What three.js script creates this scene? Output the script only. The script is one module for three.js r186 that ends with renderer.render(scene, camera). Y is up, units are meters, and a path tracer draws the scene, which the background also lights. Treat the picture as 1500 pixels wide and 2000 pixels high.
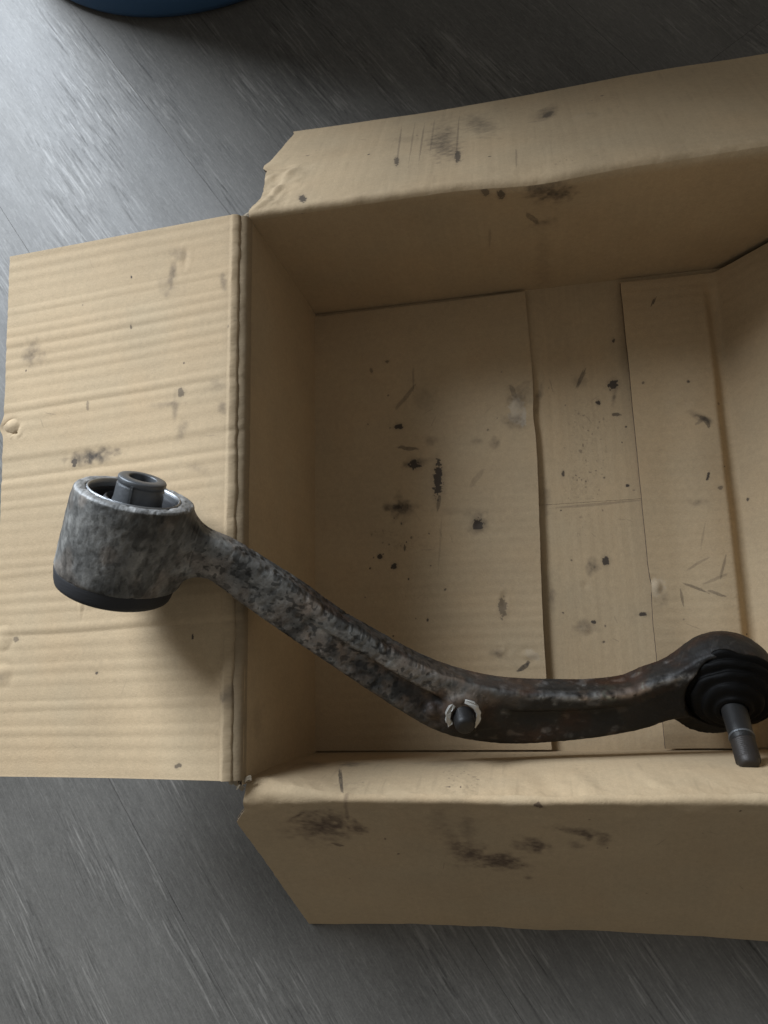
import * as THREE from 'three';
import { RectAreaLightUniformsLib } from 'three/addons/lights/RectAreaLightUniformsLib.js';
import { mergeGeometries } from 'three/addons/utils/BufferGeometryUtils.js';

// ---------------------------------------------------------------- camera, light, exposure
const scene = new THREE.Scene();
const camera = new THREE.PerspectiveCamera(66.234, 3 / 4, 0.02, 40);
camera.position.set(0.1849, 0.628, 0.3304);
camera.up.set(0.0638, 0.214, -0.9747);
camera.lookAt(0.1849 - 0.189, 0.628 - 0.9565, 0.3304 - 0.2224);
camera.focus = 0.56;
camera.userData.fStop = 16;

const renderer = new THREE.WebGLRenderer({ antialias: true });
renderer.setSize(768, 1024);
renderer.toneMapping = THREE.LinearToneMapping;
renderer.toneMappingExposure = 1;
renderer.shadowMap.enabled = true;

// dim room light all round, and a window high on the far left
scene.background = new THREE.Color().setRGB(0.2, 0.195, 0.183);
RectAreaLightUniformsLib.init();
const windowLight = new THREE.RectAreaLight(new THREE.Color().setRGB(0.885, 0.98, 1.1), 25, 1.1, 1.5);
windowLight.position.set(-1.36, 1.4, -1.38);
windowLight.lookAt(0.1, 0.05, 0.15);
windowLight.name = 'window_light';
scene.add(windowLight);

// ---------------------------------------------------------------- helpers
function hash(x, y, z) {
  let h = Math.imul(x, 374761393) ^ Math.imul(y, 668265263) ^ Math.imul(z, 1274126177);
  h = Math.imul(h ^ (h >>> 13), 1274126177); h ^= h >>> 16;
  h = Math.imul(h, 2246822519); h ^= h >>> 13;
  return (h >>> 0) / 4294967296;
}
function noise(x, y, z = 0) {            // value noise, 0..1
  const X = Math.floor(x), Y = Math.floor(y), Z = Math.floor(z);
  let a = x - X, b = y - Y, c = z - Z;
  a = a * a * (3 - 2 * a); b = b * b * (3 - 2 * b);
  const l = (p, q, t) => p + (q - p) * t;
  const face = (k) => l(l(hash(X, Y, k), hash(X + 1, Y, k), a), l(hash(X, Y + 1, k), hash(X + 1, Y + 1, k), a), b);
  if (c === 0) return face(Z);
  c = c * c * (3 - 2 * c);
  return l(face(Z), face(Z + 1), c);
}
function fbm(x, y, z = 0, n = 3) {
  let s = 0, a = 0.5, t = 0;
  for (let i = 0; i < n; i++) { s += a * noise(x, y, z); t += a; a *= 0.5; x = x * 2.03 + 17.3; y = y * 2.03 + 5.1; z = z ? z * 2.03 + 3.7 : 0; }
  return s / t;
}
const clamp = (x, a = 0, b = 1) => Math.min(b, Math.max(a, x));
const step = (a, b, x) => { const t = clamp((x - a) / (b - a)); return t * t * (3 - 2 * t); };
const mix = (a, b, t) => a + (b - a) * t;
const srgb = (x) => Math.round(255 * clamp(x <= 0.0031308 ? 12.92 * x : 1.055 * Math.pow(x, 1 / 2.4) - 0.055));
function along(points, x) {              // piecewise linear through [x, y] pairs
  if (x <= points[0][0]) return points[0][1];
  for (let i = 1; i < points.length; i++) if (x <= points[i][0]) return mix(points[i - 1][1], points[i][1], (x - points[i - 1][0]) / (points[i][0] - points[i - 1][0]));
  return points[points.length - 1][1];
}
function texture(w, h, color, fill) {    // fill(x, y) -> [r, g, b] linear 0..1 (colour) or one value (data)
  const d = new Uint8Array(w * h * 4);
  for (let y = 0, i = 0; y < h; y++) for (let x = 0; x < w; x++, i += 4) {
    const c = fill(x, y);
    if (color) { d[i] = srgb(c[0]); d[i + 1] = srgb(c[1]); d[i + 2] = srgb(c[2]); } else d[i] = d[i + 1] = d[i + 2] = Math.round(255 * clamp(c));
    d[i + 3] = 255;
  }
  const t = new THREE.DataTexture(d, w, h);
  t.magFilter = THREE.LinearFilter; t.minFilter = THREE.LinearFilter;
  t.wrapS = t.wrapT = THREE.RepeatWrapping;
  if (color) t.colorSpace = THREE.SRGBColorSpace;
  t.needsUpdate = true;
  return t;
}
function add(name, geometry, material, parent) {
  const m = new THREE.Mesh(geometry, material);
  m.name = name; m.castShadow = m.receiveShadow = true;
  parent.add(m);
  return m;
}
// A bent board: face(u, v) gives the visible side, the board lies thick metres behind it.
function board(face, [u0, u1], [v0, v1], cell, thick, flip = false) {
  const nu = Math.max(1, Math.round(Math.abs(u1 - u0) / cell)), nv = Math.max(1, Math.round(Math.abs(v1 - v0) / cell)), W = nu + 1, H = nv + 1;
  const pos = [], uv = [], index = [], e = 2e-4;
  const put = (back) => {
    for (let j = 0; j < H; j++) for (let i = 0; i < W; i++) {
      const u = mix(u0, u1, i / nu), v = mix(v0, v1, j / nv), p = face(u, v);
      if (back) {
        const a = face(u + 2e-3, v), b = face(u - 2e-3, v), c = face(u, v + 2e-3), d = face(u, v - 2e-3);
        const n = new THREE.Vector3(a[0] - b[0], a[1] - b[1], a[2] - b[2]).cross(new THREE.Vector3(c[0] - d[0], c[1] - d[1], c[2] - d[2])).normalize().multiplyScalar(flip ? thick : -thick);
        pos.push(p[0] + n.x, p[1] + n.y, p[2] + n.z);
      } else pos.push(...p);
      uv.push(i / nu, j / nv);
    }
  };
  put(false); put(true);
  const B = W * H, quad = (a, b, c, d) => (flip ? index.push(a, c, b, a, d, c) : index.push(a, b, c, a, c, d));
  for (let j = 0; j < nv; j++) for (let i = 0; i < nu; i++) {
    const a = j * W + i;
    quad(a, a + 1, a + W + 1, a + W);
    quad(B + a, B + a + W, B + a + W + 1, B + a + 1);
  }
  // cut edges get vertices of their own so that they stay crisp
  const faces = index.length;
  const rim = (list) => {
    const k = pos.length / 3;
    let run = 0;
    list.forEach((n, at) => {
      if (at) { const m = list[at - 1] * 3; run += Math.hypot(pos[n * 3] - pos[m], pos[n * 3 + 1] - pos[m + 1], pos[n * 3 + 2] - pos[m + 2]); }
      for (const q of [n, n + B]) { pos.push(pos[q * 3], pos[q * 3 + 1], pos[q * 3 + 2]); uv.push(run / 0.0415, q === n ? 0.98 : 0.02); }
    });
    for (let i = 0; i + 1 < list.length; i++) quad(k + 2 * i, k + 2 * i + 1, k + 2 * i + 3, k + 2 * i + 2);
  };
  const range = (n, f) => Array.from({ length: n }, (_, i) => f(i));
  rim(range(W, (i) => W - 1 - i)); rim(range(W, (i) => (H - 1) * W + i));
  rim(range(H, (j) => j * W)); rim(range(H, (j) => (H - 1 - j) * W + W - 1));
  const g = new THREE.BufferGeometry();
  g.setAttribute('position', new THREE.Float32BufferAttribute(pos, 3));
  g.setAttribute('uv', new THREE.Float32BufferAttribute(uv, 2));
  g.setIndex(index); g.computeVertexNormals();
  g.addGroup(0, faces, 0); g.addGroup(faces, index.length - faces, 1);
  return g;
}
function lathe(points, n = 48) { return new THREE.LatheGeometry(points.map(([r, y]) => new THREE.Vector2(Math.max(r, 1e-5), y)), n); }

// ---------------------------------------------------------------- floor of wood-look planks
const GRAIN = 56 * Math.PI / 180, PLANK_W = 0.183, PLANK_L = 1.22, LANES = 3, FLOOR_TONE = 0.118;
{
  const floor = new THREE.Group();
  floor.name = 'floor';
  floor.userData = { kind: 'structure', label: 'grey wood-look plank floor under the box and the tub' };
  scene.add(floor);
  const W = 960, H = 2048;
  const field = new Float32Array(W * H), tone = new Float32Array(W * H);
  // short pores and raised fibres: one per cell of a grid stretched along the grain
  const dashes = (p, d, wide, long, z, share) => {
    let v = 0;
    const I = Math.floor(p / wide), K = Math.floor(d / long);
    for (let i = I - 1; i <= I + 1; i++) for (let k = K - 1; k <= K + 1; k++) {
      const a = hash(i, k, z);
      if (a > share) continue;
      const cp = (i + hash(i, k, z + 1)) * wide, cd = (k + hash(i, k, z + 2)) * long, hw = wide * (0.12 + 0.3 * hash(i, k, z + 3)), hl = long * (0.2 + 0.65 * hash(i, k, z + 4));
      const t = Math.abs(d - cd) / hl;
      if (t >= 1) continue;
      const c = Math.abs(p - cp - (d - cd) * 0.05 * (hash(i, k, z + 5) - 0.5)) / (hw * Math.sqrt(1 - t * t));
      if (c < 1) { const s = (1 - c * c) * (0.4 + 0.6 * hash(i, k, z + 6)); v += (hash(i, k, z + 7) < 0.5 ? -1 : 1) * s; }
    }
    return clamp(v, -1, 1);
  };
  for (let y = 0; y < H; y++) for (let x = 0; x < W; x++) {
    const lane = Math.floor(x / (W / LANES)), p = ((x % (W / LANES)) / (W / LANES)) * PLANK_W, d = (y / H) * PLANK_L, z = lane * 31.7, k = lane * 40 + 3;
    const q = p + 0.016 * (fbm(p * 9, d * 3.4, z + 0.5) - 0.5) + 0.0016 * (noise(p * 60, d * 30, z + 3.5) - 0.5);
    const patch = fbm(p * 15, d * 8, z + 11.5, 3), band = fbm(q * 95, d * 4.5, z + 9.5, 3), fine = noise(q * 1100, d * 260, z + 13.5), grit = noise(p * 1500, d * 1500, z + 17.5);
    const gate = 0.25 + 0.75 * step(0.4, 0.62, fbm(q * 32, d * 9, z + 21.5, 2));
    const s1 = dashes(q, d, 0.0036, 0.034, k, 0.6), s2 = dashes(q, d, 0.0021, 0.017, k + 10, 0.7), s3 = dashes(q, d, 0.0011, 0.009, k + 20, 0.7);
    const s = gate * gate * (0.75 * s1 + 0.65 * s2) + 0.36 * s3;
    field[y * W + x] = clamp(0.5 + 0.3 * s + 0.05 * (fine - 0.5) + 0.05 * (grit - 0.5) + 0.12 * (band - 0.5));
    tone[y * W + x] = FLOOR_TONE * (1 + 0.5 * (patch - 0.5) + 0.22 * (band - 0.5) + (s > 0 ? 0.8 : 0.42) * s + 0.16 * (fine - 0.5) + 0.26 * (grit - 0.5));
  }
  const map = texture(W, H, true, (x, y) => { const t = tone[y * W + x]; return [t * 1.06, t * 0.99, t * 0.88]; });
  const bump = texture(W, H, false, (x, y) => field[y * W + x]);
  const rough = texture(480, 1024, false, (x, y) => 0.56 + 0.3 * (0.5 - field[y * 2 * W + x * 2]) + 0.16 * (fbm(x * 0.02, y * 0.006, 4.5) - 0.5));
  const m = new THREE.MeshPhysicalMaterial({ map, bumpMap: bump, bumpScale: 0.00028, roughnessMap: rough, roughness: 0.92, specularIntensity: 0.47 });
  m.name = 'vinyl_plank';
  const bv = 0.0002, T = 0.004;
  const shapes = Array.from({ length: LANES * 2 }, (_, k) => {
    const lane = k % LANES, turned = k >= LANES, pos = [], uv = [], nor = [];
    const ring = (s, y) => [[s, y, s], [PLANK_W - s, y, s], [PLANK_W - s, y, PLANK_L - s], [s, y, PLANK_L - s]];
    const top = ring(bv, 0), mid = ring(0.00003, -bv * 1.2), low = ring(0.00003, -T);
    const tri = (...v) => v.forEach((p) => { pos.push(...p); let a = p[0] / PLANK_W, b = p[2] / PLANK_L; if (turned) { a = 1 - a; b = 1 - b; } uv.push((lane + clamp(a, 0.004, 0.996)) / LANES, clamp(b, 0.002, 0.998)); });
    tri(top[0], top[2], top[1]); tri(top[0], top[3], top[2]);
    for (const [a, b] of [[top, mid], [mid, low]]) for (let i = 0; i < 4; i++) { const j = (i + 1) % 4; tri(a[i], a[j], b[i]); tri(a[j], b[j], b[i]); }
    const g = new THREE.BufferGeometry();
    g.setAttribute('position', new THREE.Float32BufferAttribute(pos, 3));
    g.setAttribute('uv', new THREE.Float32BufferAttribute(uv, 2));
    g.computeVertexNormals();
    return g;
  });
  const butt = { 1: 0.035, 0: 0.3, '-1': 0.14, '-2': 0.1, '-3': 0.05, 2: -0.2, 3: -0.75, '-4': -0.75 };
  let n = 0;
  for (let i = -11; i <= 11; i++) {
    const p0 = 0.1795 + PLANK_W * (i - 1) + PLANK_W;
    const off = butt[i] ?? hash(i, 3, 9) * PLANK_L;
    for (let k = -2; k < 2; k++) {
      const d0 = off + k * PLANK_L;
      const plank = add(n ? 'plank_' + String(n).padStart(3, '0') : 'plank', shapes[Math.floor(hash(i, k, 5) * LANES * 2)], m, floor);
      // local x runs across the plank (P), local z along it (D)
      plank.matrixAutoUpdate = true;
      plank.rotation.y = Math.PI / 2 - GRAIN;
      const P = [Math.sin(GRAIN), -Math.cos(GRAIN)], D = [Math.cos(GRAIN), Math.sin(GRAIN)];
      plank.position.set(P[0] * p0 + D[0] * d0, 0, P[1] * p0 + D[1] * d0);
      n++;
    }
  }
  const under = new THREE.MeshStandardMaterial({ color: new THREE.Color().setRGB(0.02, 0.02, 0.02), roughness: 1 });
  const base = add('underlay', new THREE.BoxGeometry(6, 0.02, 6), under, floor);
  base.position.y = -0.0145;
}

// ---------------------------------------------------------------- corrugated cardboard box
// marks on the board: [place (2), half axis (2), half axis (2)] in mm of the panel, strength, kind

const BL = [[88.4,145.6,4.8,2.2,-1.4,3.6,0.9,1],[90.2,144.4,9.4,-0.9,0.4,3.1,0.5,0],[108,161.1,3.8,0.3,-0.6,15.6,0.75,1],[108.2,178.5,1.7,0.4,-1.3,7.6,0.5,2],[74.5,181.4,11.1,0.7,-0.1,3.9,0.75,0],[73.7,181.8,3.4,0.8,-2,10.1,0.5,0],[79.6,185.2,7.7,0.5,-0.2,8.6,0.35,0],[139.7,200.6,4.9,0.3,-0.2,5,0.8,1],[139.8,198.9,9,0.6,-0.4,7.6,0.3,0],[76.3,110.9,3.5,0.3,-0.1,2.7,0.8,1],[83.2,130.9,9.5,1.6,-0.2,1.8,0.6,2],[103.7,126.8,4.3,0.4,-0.2,4.5,0.35,0],[141,129.5,4.2,0.4,-0.2,3.5,0.35,0],[155.5,133,3.7,0.3,-0.2,3.9,0.4,0],[58.6,222.4,2.1,0.1,-0,2.1,0.9,1],[70.3,231.1,2.5,0.1,-0.1,2.5,0.9,1],[66.3,203.7,17.1,1,-0.1,4.3,0.4,4],[83.1,213.2,21.1,1.2,-0.2,6.8,0.35,4],[74.6,214.8,16.9,1,-0.1,3.4,0.3,4],[82.3,84.9,9.6,-11.4,1.4,1.3,0.4,2],[89.9,67,0.9,0.1,-0.4,12.1,0.35,2],[99.7,88.9,8.7,0.8,-0.3,10.1,0.18,0],[178.4,94.3,9.1,0.9,-0.6,10.7,0.4,0],[173,115.1,10.7,1,-0.4,6.2,0.4,0],[172.4,89.2,3,6.5,-1.9,0.9,0.4,2],[156.8,268.2,3.6,0.1,-0.4,8,0.5,1],[150.5,304.6,5.5,0.2,-0.2,3.5,0.45,0],[171.3,314.8,5.9,-3.8,1,1.6,0.8,2],[91.1,253.2,14.9,0.7,-0.2,6.6,0.35,4],[139.5,161.3,6.8,-7.4,1.8,1.8,0.2,2],[67.5,50.5,2.2,0.2,0,1.4,0.5,1],[53.8,57.6,1.4,0.1,-0,2.4,0.4,1],[108.2,214.6,0.8,0.1,-2.2,25,0.18,2],[127.9,188.4,20.7,1.4,-0.1,3.4,0.14,0],];
const BM = [[228.7,83.4,1.4,0.9,-4.4,8.5,0.6,2],[227.2,86.4,4.9,0.5,-0.4,5.3,0.3,0],[253.1,92.1,3.6,-1.8,1.5,3.6,0.95,1],[253.4,102.3,1.5,0.5,-1.7,6.8,0.5,0],[240.3,106.3,1.6,0.2,-0.2,2.2,0.9,1],[231.7,124.3,14.4,1.3,-1.3,17.3,0.3,4],[225.4,154,17.4,1.4,-2.2,29.7,0.3,4],[235.9,235.8,2.4,-1.3,1.5,3.2,0.95,1],[225.6,238.9,4.6,0.2,-0.5,6.4,0.6,0],[217.4,285.9,7.6,0.3,-0.4,4.7,0.4,0],[194.5,95.2,2.4,0.7,-2.4,10.4,0.45,0],[193.3,261.3,2.7,0.1,-0.6,9.5,0.35,0],[253.8,117.6,3.2,0.3,-0.1,1.3,0.6,1],[208.7,163.3,1.2,0.1,-0.2,2.5,0.7,1],[225.8,175.2,11.8,0.9,-1.3,16.7,0.3,4],[232.5,190.3,35.2,-0.9,0,1.2,0.3,2],[193.4,181.3,4,0.3,-0.8,12.6,0.3,0],[218.3,195.6,11.8,0.8,-1.8,24.8,0.2,4],[223.4,282.3,1.9,0.1,-0.1,1.6,0.8,1],[213.6,260.2,3.8,0.2,-0.9,11.9,0.2,4],[260.2,277.8,3.7,0.1,-0.1,1.5,0.8,1],[256.7,53.5,1.2,0.1,-0.1,1.8,0.7,1],];
const BR = [[316.2,125.6,7.7,5,-1.2,2.2,0.65,0],[318.4,129.2,3.7,6.1,-1.6,1.2,0.65,2],[314.8,128,4.7,-3,0.7,1.4,0.35,2],[315.6,173.7,1,0.5,-1.3,3,0.8,1],[306.8,193.4,5.2,0.4,-0.2,2.4,0.35,0],[323.8,183.3,1.8,0.1,-0.2,1.6,0.5,1],[301.1,241.4,8.7,-4.6,0.4,1,0.3,2],[312.6,253.6,10.5,-3.4,0.3,1.1,0.3,2],[297.5,259.4,9.6,4.8,-0.5,1,0.5,2],[312.4,265.1,7.1,3.2,-0.5,1.1,0.5,2],[319,244.3,1,0.4,-3.5,9.5,0.4,2],[287.7,265.9,1.1,-0.2,0.5,6.8,0.5,2],[274,267.2,4.4,0.2,-0.6,6.1,0.3,0],[290.2,20.7,1,0.7,-2.1,3.9,0.7,2],[306.8,222.1,0.7,0.2,-2.5,9.2,0.25,2],];
const LF = [[111.4,163.4,-19.6,-0.1,-1,4.9,0.75,0],[107.1,165.8,-6.9,0.8,-0.1,3.3,0.6,0],[127.4,166.1,-2.6,0.3,-0.1,3.4,0.7,1],[165.7,80.1,-10.1,1.5,-0.4,8.8,0.42,0],[167.8,83.8,-3.9,1.8,2,4.9,0.3,0],[46,23.7,-6.6,1.2,-0.1,4,0.3,0],[50.5,39.5,-2.8,1.1,2.3,11.2,0.45,0],[54.4,46.7,-5.8,1,-0.2,7.1,0.22,0],[9.8,51.4,-2.6,-0.5,-2,5.4,0.45,0],[41.4,127.6,-2.8,0.4,-0.1,3.3,0.55,1],[45.9,137.3,-2.4,0.3,-0.2,6.6,0.4,0],[8.5,144.2,-3.5,0.5,-0.1,4.3,0.5,0],[13.4,127.2,-6.2,0.9,-0.1,4.4,0.28,0],[39.5,154.6,-3.4,1.5,2.8,7.1,0.3,0],[54,134.4,-12.1,0.7,-0.3,2.2,0.3,0],[185.6,133.6,-4.7,0.6,-0.1,3.1,0.4,0],[172.8,288.1,-2.8,0.1,-0.1,2.1,0.5,1],[184.1,314.4,-5.6,-2.3,-2.5,3.1,0.3,0],[27.8,293.7,-0.8,0,0,1.6,0.8,1],[103.5,313.8,-1.3,0,-0.1,1.3,0.7,1],[36.8,373.1,-2.3,-1.1,-1,1.3,0.6,1],[39,362.3,-6.1,0,-0.1,3.1,0.25,4],[175.1,337.3,-9.2,0.1,-0.3,6.9,0.18,4],[1.4,331.6,-3.6,0.1,-0.1,8,0.5,0],[82.7,72.5,-0.8,0.1,-0.1,2.3,0.6,1],[117.2,125.9,-1.3,0.2,-0.1,3.1,0.4,1],[27,182.9,-6.8,4.3,1.9,2.8,0.2,0],[2.2,243.5,-2.6,0.2,-0.3,16.6,0.3,4],[3.7,86,-2.7,0.4,-0.4,26.4,0.3,4],];
const FF = [[133.1,97.8,10.5,-4,1.9,-43.3,0.42,0],[135.7,74.8,11.7,-4.3,1.1,-26.4,0.35,0],[161.2,121.8,12.2,-19.6,-2.3,-21.7,0.4,0],[211.5,121.1,9.1,8.3,0.8,-12.8,0.45,0],[214,117.3,4.5,4.9,0.5,-6.2,0.55,1],[100.2,58.4,2,-0.7,0.9,-10.5,0.6,1],[146.1,48.2,2.2,-0.8,0.4,-13.4,0.65,1],[99,94.4,0.9,-0.7,2.2,-52.1,0.35,2],[108.9,97,0.8,-0.7,1.5,-49.8,0.3,2],[116.7,100.3,0.8,-0.7,1,-50.1,0.4,2],[124.5,103.7,0.8,-0.7,0.5,-50.4,0.3,2],[144.7,95.9,0.8,-0.5,0.2,-54.8,0.35,2],[101.6,112.5,12.7,-4.9,0.7,-8,0.15,0],[37.5,4.8,1.7,2.9,2.9,-7.1,0.7,1],[216.4,9.3,22.8,-1,-0.1,6,0.35,4],[187.6,28.7,0.7,-0.2,-0.5,-20.5,0.3,2],[182.2,133.5,12,-5.1,-0.6,-41.1,0.12,4],];
const FW = [[207.9,147.6,13.5,-3.2,0,-13.5,0.6,0],[212.3,145.5,5.4,-1.3,0.1,-9.1,0.5,0],[200.5,154.9,4.7,-1.1,-0.1,-11,0.35,0],[196.4,114.4,4.8,-8.5,-1.4,-2.6,0.5,2],[204.3,107.4,7.7,1.9,0.6,-3.9,0.4,0],[175.9,150.5,2.7,-0.6,-0.3,-5.1,0.6,1],[165.5,154.7,2.7,-0.6,-0.3,-3.9,0.5,1],[164.5,95.3,1.1,-0.3,-1,-13.7,0.25,2],[203.3,49.2,5.6,-1.3,-0.2,-47.1,0.14,0],[38.9,160.7,2.4,-0.6,-1.1,-3.4,0.7,1],];
const NW = [[54.1,125.6,1,-1.1,6.5,22.1,0.8,2],[65,136.6,12.1,-3.4,2.3,9.1,0.5,4],[129.7,125.1,12.5,-0.1,1.9,18.7,0.5,4],[132.7,138.9,15.4,2.4,0.5,5.9,0.5,4],[53.5,89.1,10.7,0.1,2.2,9.2,0.5,0],[25.4,90.7,12.3,0.1,3.3,11.1,0.35,0],[178.8,160.6,5.8,-10.1,0.5,6.2,0.7,1],[206.8,153.4,16.4,2.5,-0.3,4,0.5,4],[206.4,112.1,10.7,16.6,-2,18.5,0.3,4],[115.6,85.9,20.5,0.2,1.3,11,0.3,0],];
const NF = [[43.8,30.1,11.2,-0.2,-3,12.9,0.5,0],[40.8,35.9,15.3,-0.4,-4,17.1,0.35,0],[52.7,26.7,3.9,-0.1,-1.7,7.6,0.4,0],[63.2,30.9,5.7,4.7,-2.3,6.1,0.45,0],[36.2,20.7,5.6,-6.5,0.9,4.8,0.3,0],[31.8,18.9,3.3,-4.8,0.7,2,0.5,0],[46.2,56.5,3.6,1.6,-0.7,2,0.6,2],[61.9,3.3,1.3,-0.3,-3.3,23.5,0.3,0],[120.6,52.1,4.6,-3.3,1.4,24.8,0.25,0],[130.7,61.8,10.5,5.9,-2.7,11.9,0.42,0],[129.5,63.9,5.1,-0.2,-0.6,6.2,0.4,0],[149.1,69.9,12.7,-0.5,-0.7,9.7,0.5,0],[148.8,72.7,5.8,-0.2,-0.6,8.3,0.35,0],[169.1,49.3,9,1.4,-0.8,9,0.5,0],[175.1,50.4,3.6,-0.1,-0.3,5.8,0.45,0],[200.8,32.2,13.2,3.6,-0.3,4.2,0.42,0],[203.7,37,2.2,3.9,-1.3,3.3,0.55,0],[211.8,41.7,3.9,2.9,-1.2,7.1,0.35,0],[196.2,48.5,3.9,2.9,-0.9,4.8,0.3,0],[132.2,32.5,4.3,-0.1,-2,18.8,0.2,0],[115.2,20.6,6.1,-0.1,-2.4,18.3,0.14,0],[175.9,0.5,2.8,0.4,1,2.6,0.7,1],[156.4,77.9,12.8,-0.6,-0.5,7,0.25,0],[165,95.3,2.6,-0.1,-0.2,3.7,0.3,0],];
const LW = [[341.6,132.4,0.3,-9.4,10.9,-0.5,0.18,0],[4.5,167.4,-3.1,-4.7,3.1,-0.2,0.7,1],];

const KRAFT = [0.452, 0.334, 0.2];
const fibre = texture(512, 512, false, (x, y) => 0.5 + 0.5 * (fbm(x * 0.23, y * 0.23, 1.5, 2) - 0.5) + 0.5 * (noise(x * 0.9, y * 0.9, 2.5) - 0.5));
const edgeMap = texture(320, 48, true, (x, y) => {
  const v = (y + 0.5) / 48, t = x / 64, wave = 0.5 + 0.3 * Math.sin(t * 2 * Math.PI) , k = 0.85 + 0.3 * noise(x * 0.3, y * 0.3, 4.5);
  const liner = Math.max(step(0.2, 0.14, v), step(0.8, 0.86, v)), core = step(0.13, 0.06, Math.abs(v - wave));
  const s = mix(mix(0.07, 0.6, core), 0.85, liner) * k;
  return [0.4 * s, 0.295 * s, 0.185 * s];
});
const cutEdge = new THREE.MeshStandardMaterial({ map: edgeMap, roughness: 0.95 });
cutEdge.name = 'cardboard_cut_edge';
// Colour of one panel: paper fibre, faint flute lines, then the marks.
function cardboard(name, [u0, u1], [v0, v1], flutes, marks, seed, look = {}) {
  const R = look.fine ?? 0.00038, w = Math.min(1400, Math.round((u1 - u0) / R)), h = Math.min(1400, Math.round((v1 - v0) / R));
  const pale = new Float32Array(w * h), dark = new Float32Array(w * h);
  for (const [cx, cy, ax, ay, bx, by, st, kind] of marks) {
    const det = ax * by - ay * bx, ex = 1.7 * (Math.abs(ax) + Math.abs(bx)) + 1, ey = 1.7 * (Math.abs(ay) + Math.abs(by)) + 1;
    const X = (mm) => Math.round(((mm / 1000 - u0) / (u1 - u0)) * w), Y = (mm) => Math.round(((mm / 1000 - v0) / (v1 - v0)) * h);
    for (let y = clamp(Y(cy - ey), 0, h - 1); y <= clamp(Y(cy + ey), 0, h - 1); y++) for (let x = clamp(X(cx - ex), 0, w - 1); x <= clamp(X(cx + ex), 0, w - 1); x++) {
      const dx = mix(u0, u1, (x + 0.5) / w) * 1000 - cx, dy = mix(v0, v1, (y + 0.5) / h) * 1000 - cy;
      let p = (dx * by - dy * bx) / det, q = (dy * ax - dx * ay) / det, a = 0;
      const n = fbm((dx + cx) * 0.55, (dy + cy) * 0.55, seed + 0.5, 3), f = noise((dx + cx) * 1.9, (dy + cy) * 1.9, seed + 5.5), g = fbm((dx + cx) * 0.22, (dy + cy) * 0.22, seed + 8.5, 2);
      if (kind === 2) q += 1.3 * (noise(p * 2.2 + cx, cy, seed + 2.5) - 0.5);
      const r = Math.hypot(p, q);
      if (kind === 0) a = (look.smear ? 1.75 : 1.2) * st * step(1.6, 0.0, r + 1.6 * (g - 0.5)) * (0.65 + 0.45 * step(0.25, 0.75, n)) * (0.9 + 0.2 * f);
      else if (kind === 1) a = 1.05 * st * step(1.0, 0.86, r + 1.5 * (n - 0.5) + 0.35 * (f - 0.5)) + 0.22 * st * step(2.0, 0.8, r + (g - 0.5));
      else if (kind === 2) a = 1.2 * st * step(1.05, 0.8, r + 0.8 * (n - 0.5)) * (0.6 + 0.8 * (n - 0.2));
      else if (kind === 4) a = st * step(1.4, 0.5, r) * (0.25 * step(0.45, 0.7, n) + 1.5 * step(0.76, 0.82, noise((dx + cx) * 0.62, (dy + cy) * 0.62, seed + 9.5) + 0.25 * (f - 0.5)) * step(0.35, 0.6, g));
      else { pale[y * w + x] = Math.max(pale[y * w + x], st * step(1.2, 0.8, r + 1.3 * (n - 0.5)) * (0.6 + 0.6 * f)); continue; }
      dark[y * w + x] = 1 - (1 - dark[y * w + x]) * (1 - clamp(a, 0, 0.97));
    }
  }
  const map = texture(w, h, true, (x, y) => {
    const u = mix(u0, u1, (x + 0.5) / w) * 1000, v = mix(v0, v1, (y + 0.5) / h) * 1000, across = flutes === 'u' ? v : u, len = flutes === 'u' ? u : v;
    let k = 1 + 0.26 * (fbm(u * 0.018, v * 0.018, seed + 1.5, 3) - 0.5) + 0.13 * (fbm(u * 0.35, v * 0.35, seed + 2.5, 2) - 0.5) + 0.17 * (noise(u * 1.6, v * 1.6, seed + 3.5) - 0.5);
    k *= 1 + (look.lines ?? 0.05) * (fbm(across * 0.5, len * 0.018, seed + 4.5, 2) - 0.5) - (look.score ?? 0) * step(0.7, 0.8, noise(across * 0.42, len * 0.03, seed + 6.5)) * step(0.3, 0.6, noise(across * 0.1, len * 0.05, seed + 7.5));
    if (look.grime) k *= 1 - look.grime(u / 1000, v / 1000);
    const kindDark = look.smear, warm = 0.06 * (fbm(u * 0.03, v * 0.03, seed + 12.5, 2) - 0.5), d = dark[y * w + x], p = pale[y * w + x];
    return [0, 1, 2].map((c) => mix(mix(KRAFT[c] * k * (1 + (c === 0 ? warm : c === 2 ? -warm : 0)), [0.56, 0.53, 0.47][c], clamp(p)), (kindDark ?? [0.055, 0.041, 0.03])[c], d));
  });
  map.wrapS = map.wrapT = THREE.ClampToEdgeWrapping;
  const bump = fibre.clone();
  bump.repeat.set((u1 - u0) / 0.12, (v1 - v0) / 0.12);
  const m = new THREE.MeshStandardMaterial({ map, bumpMap: bump, bumpScale: 0.00022, roughness: 0.86 });
  m.name = 'cardboard_' + name;
  return [m, cutEdge];
}
function dents(list, x, y) {             // [x, y, radius x, radius y, height] in mm
  let h = 0;
  for (const [a, b, rx, ry, d] of list) { const r = Math.hypot((x - a) / rx, (y - b) / ry); if (r < 2) h += d * (Math.exp(-r * r * 2) - 0.35 * Math.exp(-(r - 1.1) * (r - 1.1) * 8)); }
  return h / 1000;
}
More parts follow.
